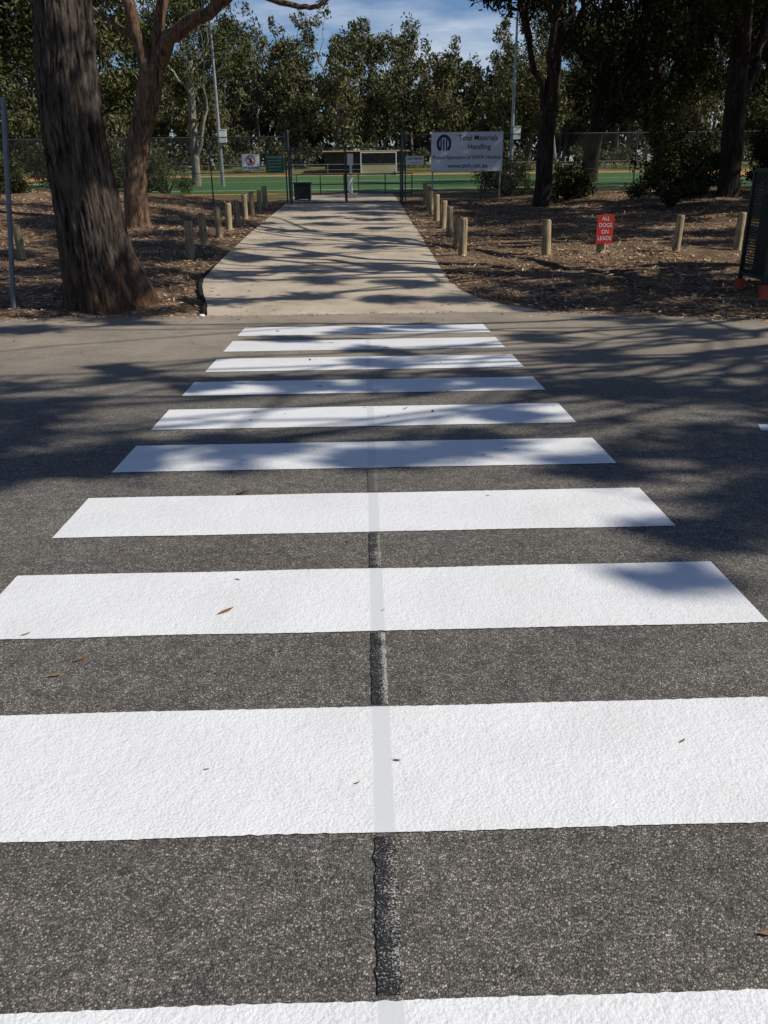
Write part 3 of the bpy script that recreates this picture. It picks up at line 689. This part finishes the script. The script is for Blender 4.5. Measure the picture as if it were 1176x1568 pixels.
# dog sign on its bollard
e = empty("dog_lead_sign", (5.24, 18.86, ground_z(5.22, 18.95))); a = Acc(); a.box((-0.18, -0.012, 0.20), (0.18, -0.002, 0.79)); a.obj("plate", [M_RED], e)
for s, z in (("ALL", 0.71), ("DOGS", 0.575), ("ON", 0.44), ("LEADS", 0.305)): text(s, (0, -0.0145, z), 0.115, M_WHITE, e, bold=0.001, xs_=0.9)
a = Acc()
for z in (0.235, 0.755): a.tube([(0, -0.012, z), (0, -0.018, z)], [0.008, 0.008], 8, 0, cap=True)
a.obj("bolts", [M_GALV], e)

# ------------------------------------------------------------------ chain link fence and gate (y = 36)
def mesh_panel(acc, x0, x1, y, z0, z1, sp=0.10, w_=0.007, mat=0, zf=None):
    W_ = x1-x0; H_ = z1-z0; V = []; F = []
    for sg in (1, -1):
        st = -H_ if sg == 1 else 0; en = W_ if sg == 1 else W_+H_
        for u in np.arange(st, en, sp):
            if sg == 1: ua, za, ub, zb = u, 0, u+H_, H_
            else: ua, za, ub, zb = u, 0, u-H_, H_
            d = ub-ua; t0, t1 = 0.0, 1.0
            if d > 0: t0 = max(t0, (0-ua)/d); t1 = min(t1, (W_-ua)/d)
            else: t1 = min(t1, (0-ua)/d); t0 = max(t0, (W_-ua)/d)
            if t1-t0 < 0.01: continue
            p = (x0+ua+(ub-ua)*t0, z0+H_*t0); q = (x0+ua+(ub-ua)*t1, z0+H_*t1); n = len(V); oy = y+0.003*sg
            V += [(p[0]-w_/1.4, oy, p[1]), (p[0]+w_/1.4, oy, p[1]), (q[0]+w_/1.4, oy, q[1]), (q[0]-w_/1.4, oy, q[1])]; F.append((n, n+1, n+2, n+3))
    acc.add(V, F, mat, False)
def fence(name, x0, x1, y=36.0):
    e = empty(name); a = Acc(); b = Acc(); n = max(1, round(abs(x1-x0)/3)); X = np.linspace(x0, x1, n+1)
    for x in X: a.tube([(x, y, ground_z(x, y)-0.1), (x, y, 2.78)], [0.03, 0.03], 8, 0, cap=True)
    a.tube([(x0, y, 2.66), (x1, y, 2.66)], [0.021, 0.021], 6, 0); a.tube([(x0, y, 1.35), (x1, y, 1.35)], [0.012, 0.012], 6, 0)
    for i in range(n):
        gz = min(ground_z(X[i], y), ground_z(X[i+1], y)); mesh_panel(b, X[i], X[i+1], y-0.035, gz+0.02, 2.66, 0.09, 0.009)
    a.obj("posts_and_rails", [M_GALVD], e); b.obj("chain_link_mesh", [M_WIRE], e); return e
fence("chain_link_fence", -45, -3.05); fence("chain_link_fence", 1.72, 45)
e = empty("double_gate", (0, 36, 0)); a = Acc(); b = Acc()
for x in (-2.93, 1.60): a.tube([(x, 0, 0), (x, 0, 2.9)], [0.05, 0.05], 12, 0, cap=True)
for (x0, x1) in ((-2.85, -0.70), (-0.64, 1.52)):
    for x in (x0, x1): a.tube([(x, 0, 0.18), (x, 0, 2.25)], [0.024, 0.024], 8, 0, cap=True)
    for z in (0.2, 1.25, 2.23): a.tube([(x0, 0, z), (x1, 0, z)], [0.02, 0.02], 8, 0)
    mesh_panel(b, x0, x1, -0.03, 0.22, 2.22, 0.10, 0.006)
a.tube([(-0.67, -0.03, 0.05), (-0.67, -0.03, 1.3)], [0.012, 0.012], 8, 0, cap=True)
for z in (0.5, 1.9):
    a.box((-2.93, -0.02, z), (-2.83, 0.02, z+0.06)); a.box((1.5, -0.02, z), (1.60, 0.02, z+0.06))
a.obj("frame", [M_GALVD], e); b.obj("chain_link_mesh", [M_WIRE], e)

def fsign(name, x0, x1, z0, z1, mat):
    e = empty(name, ((x0+x1)/2, 35.93, (z0+z1)/2)); a = Acc(); hw, hh = (x1-x0)/2, (z1-z0)/2
    a.box((-hw, -0.006, -hh), (hw, 0.006, hh)); a.obj("plate", [mat], e)
    a = Acc()
    for sx in (-1, 1):
        for sz in (-1, 1): a.tube([(sx*hw*0.9, -0.006, sz*hh*0.86), (sx*hw*0.9, -0.012, sz*hh*0.86)], [0.014, 0.014], 8, 0, cap=True)
    a.obj("bolts", [M_GALV], e); return e
e = fsign("no_alcohol_sign", -4.78, -4.08, 1.46, 2.04, M_WHITE)
text("NO ALCOHOL", (0, -0.012, -0.21), 0.105, M_BLACK, e, bold=0.003)
a = Acc(); V = []
for i in range(33):
    t_ = 2*math.pi*i/32
    for q in (0.185, 0.15): V.append((q*math.cos(t_), -0.011, 0.06+q*math.sin(t_)))
a.add(V, [(2*i, 2*i+1, 2*i+3, 2*i+2) for i in range(32)], 0, False)
d = 0.018; a.add([(-0.11-d, -0.012, 0.17-d), (-0.11+d, -0.012, 0.17+d), (0.11+d, -0.012, -0.05+d), (0.11-d, -0.012, -0.05-d)], [(0, 1, 2, 3)], 0, False); a.obj("prohibition_ring", [M_RED], e)
a = Acc(); a.tube([(0, -0.009, -0.05), (0, -0.009, 0.08), (0, -0.009, 0.16)], [0.035, 0.035, 0.012], 8, 0); a.obj("bottle", [M_BLACK], e)
e = fsign("green_notice_sign", -3.85, -3.12, 1.34, 2.0, M_SGREEN)
for q in range(5): text("FIELD RULES OF USE" if q == 0 else "please keep off the turf surface", (0, -0.012, 0.24-0.115*q), 0.065 if q == 0 else 0.042, M_WHITE, e)
e = fsign("notice_sign", 1.74, 2.46, 1.58, 1.9, M_WHITE); text("NO DOGS", (0, -0.012, 0.06), 0.13, M_BLACK, e, bold=0.002); text("on playing field", (0, -0.012, -0.08), 0.075, M_BLACK, e)

# ------------------------------------------------------------------ things beyond the gate
e = empty("hockey_goal", (1.7, 93.5, prof(93.5)+0.04)); a = Acc()
for x in (-1.83, 1.83): a.box((x-0.05, -0.05, 0), (x+0.05, 0.05, 2.14)); a.box((x-0.03, 0.05, 0), (x+0.03, 1.2, 0.46))
a.box((-1.88, -0.05, 2.14), (1.88, 0.05, 2.24)); a.obj("frame", [M_WHITE], e)
a = Acc(); a.box((-1.8, 1.2, 0), (1.8, 1.25, 1.0)); a.obj("backboard", [M_ROOF], e)
a = Acc(); mesh_panel(a, -1.8, 1.8, 1.0, 1.0, 2.14, 0.2, 0.02); a.obj("net", [M_BLACK], e)
e = empty("spectator_shelter", (0.4, 105, prof(105))); a = Acc()
for x in (-4.6, -1.5, 1.5, 4.6): a.box((x-0.08, -0.08, 0), (x+0.08, 0.08, 2.3))
a.box((-4.8, 1.6, 0), (4.8, 1.7, 2.3)); a.obj("posts_and_wall", [M_GREEN], e)
a = Acc(); a.box((-5, -0.6, 2.3), (5, 2.0, 2.42)); a.obj("roof", [M_ROOF], e)
e = empty("player_gate_post", (-0.55, 43, prof(43))); a = Acc(); a.tube([(0, 0, 0), (0, 0, 1.75)], [0.06, 0.05], 12, 0, cap=True)
a.box((-0.16, -0.05, 1.35), (0.12, 0.05, 1.85)); a.tube([(0, -0.05, 0.1), (-0.10, -0.25, 0.2), (-0.12, -0.3, 0.5), (0.05, -0.25, 0.75), (0.1, -0.05, 0.8)], [0.03]*5, 8, 0); a.obj("post", [M_WHITE], e)
e = empty("metal_railing", (0, 43.4, prof(43.4))); a = Acc()
for (x0, x1) in ((-3.2, -0.9), (-0.2, 2.4)):
    for z in (0.95, 0.5, 0.08): a.tube([(x0, 0, z), (x1, 0, z)], [0.025, 0.025], 8, 0)
    for x in np.arange(x0, x1+0.01, (x1-x0)/2): a.tube([(x, 0, -0.1), (x, 0, 0.95)], [0.028, 0.028], 8, 0, cap=True)
a.obj("rails", [M_GALVD], e)
e = empty("equipment_box", (-2.55, 38.6, prof(38.6))); a = Acc(); a.box((-0.40, -0.3, 0.08), (0.30, 0.3, 0.70)); a.box((-0.44, -0.34, 0.70), (0.34, 0.34, 0.76)); a.box((-0.38, -0.28, 0.0), (-0.3, 0.28, 0.08)); a.box((0.2, -0.28, 0), (0.28, 0.28, 0.08))
a.box((-0.06, -0.312, 0.12), (-0.04, -0.302, 0.66)); a.tube([(0.05, -0.31, 0.42), (0.05, -0.34, 0.45), (0.05, -0.31, 0.5)], [0.01]*3, 6, 0); a.obj("cabinet", [M_GREEN], e)
e = empty("field_perimeter_fence"); a = Acc()
for x in np.arange(-44, 44.1, 4): a.tube([(x, 104, 0.5), (x, 104, 1.7)], [0.03, 0.03], 6, 0)
a.tube([(-44, 104, 1.68), (44, 104, 1.68)], [0.03, 0.03], 6, 0); a.tube([(-44, 104, 1.1), (44, 104, 1.1)], [0.02, 0.02], 6, 0); a.obj("posts_and_rails", [M_GALV], e)

def pole(x, y, h):
    g = prof(y); e = empty("light_pole", (x, y, g)); a = Acc()
    a.tube([(0, 0, 0), (0, 0, 2), (0, 0, h)], [0.13, 0.12, 0.055], 14, 0, cap=True)
    a.tube([(0, 0, 0), (0, 0, 0.05)], [0.25, 0.25], 14, 0, cap=True); a.obj("mast", [M_GALV], e)
    a = Acc(); a.box((0.02, -0.32, 2.7), (0.50, -0.10, 3.45)); a.box((0.0, -0.34, 3.45), (0.52, -0.08, 3.5)); a.obj("control_box", [M_WHITE], e)
    a = Acc(); a.box((-0.5, -0.03, h-0.12), (0.5, 0.03, h-0.05))
    for xx in (-0.4, 0.4): a.box((xx-0.16, -0.18, h-0.05), (xx+0.16, 0.12, h+0.07))
    a.obj("lamp_heads", [M_GALV], e)
pole(-9.35, 60, 12.4); pole(9.95, 60, 12.0)

e = empty("steel_pole", (-5.50, 13.3, -0.46)); a = Acc(); a.tube([(0, 0, -0.1), (0.41*0.6, 0, 1.75), (0.41, 0, 3.0)], [0.038, 0.038, 0.038], 14, 0, cap=True)
a.tube([(0, 0, 0.0), (0, 0, 0.03)], [0.09, 0.09], 14, 0, cap=True); a.obj("pipe", [plain("painted_pipe", (0.12, 0.14, 0.17), 0.45, 0.5)], e)
e = empty("kerb_marker", (-2.42, 12.52, -0.445)); a = Acc(); a.tube([(0, 0, 0), (0, 0, 0.012), (0, 0, 0.03)], [0.05, 0.05, 0.03], 14, 0, cap=True); a.obj("disc", [M_WHITE], e)

# mesh cage at the right verge
e = empty("mesh_litter_cage", (6.30, 13.30, ground_z(6.6, 13.5))); a = Acc(); b = Acc()
W_, D_, H0, H1 = 1.2, 0.9, 0.28, 1.86
for (x, y) in ((0, 0), (W_, 0), (0, D_), (W_, D_)): a.box((x-0.03, y-0.03, 0.18), (x+0.03, y+0.03, H1))
for z in (H0, H1):
    for y in (0, D_): a.box((0.03, y-0.028, z-0.03), (W_-0.03, y+0.028, z+0.025))
    for x in (0, W_): a.box((x-0.028, 0.03, z-0.03), (x+0.028, D_-0.03, z+0.025))
a.box((0.03, 0.03, 0.31), (W_-0.03, D_-0.03, 0.33))
a.obj("frame", [M_GREEN], e)
for i in range(0, 34):
    z = H0+0.05+i*0.045; b.box((0.03, -0.006, z), (W_-0.03, 0.0, z+0.018)); b.box((-0.003, 0.03, z), (0.003, D_-0.03, z+0.018))
for i in range(0, 26):
    x = 0.04+i*0.045; b.box((x, -0.012, H0), (x+0.016, -0.0062, H1-0.03))
for i in range(0, 19):
    y = 0.04+i*0.045; b.box((-0.009, y, H0), (-0.0032, y+0.016, H1-0.03))
b.obj("mesh_panels", [M_GREEN], e)
a = Acc(); a.box((0.12, 0.12, 0.34), (W_-0.12, D_-0.12, 1.5)); a.obj("inner_bin", [M_BLACK], e)
a = Acc()
for (x, y) in ((0, 0), (W_, 0), (0, D_), (W_, D_)): a.box((x-0.06, y-0.06, -0.05), (x+0.06, y+0.06, 0.18))
a.obj("feet", [M_REDO], e)
print("objects", len(bpy.data.objects), "faces", sum(len(m.polygons) for m in bpy.data.meshes))
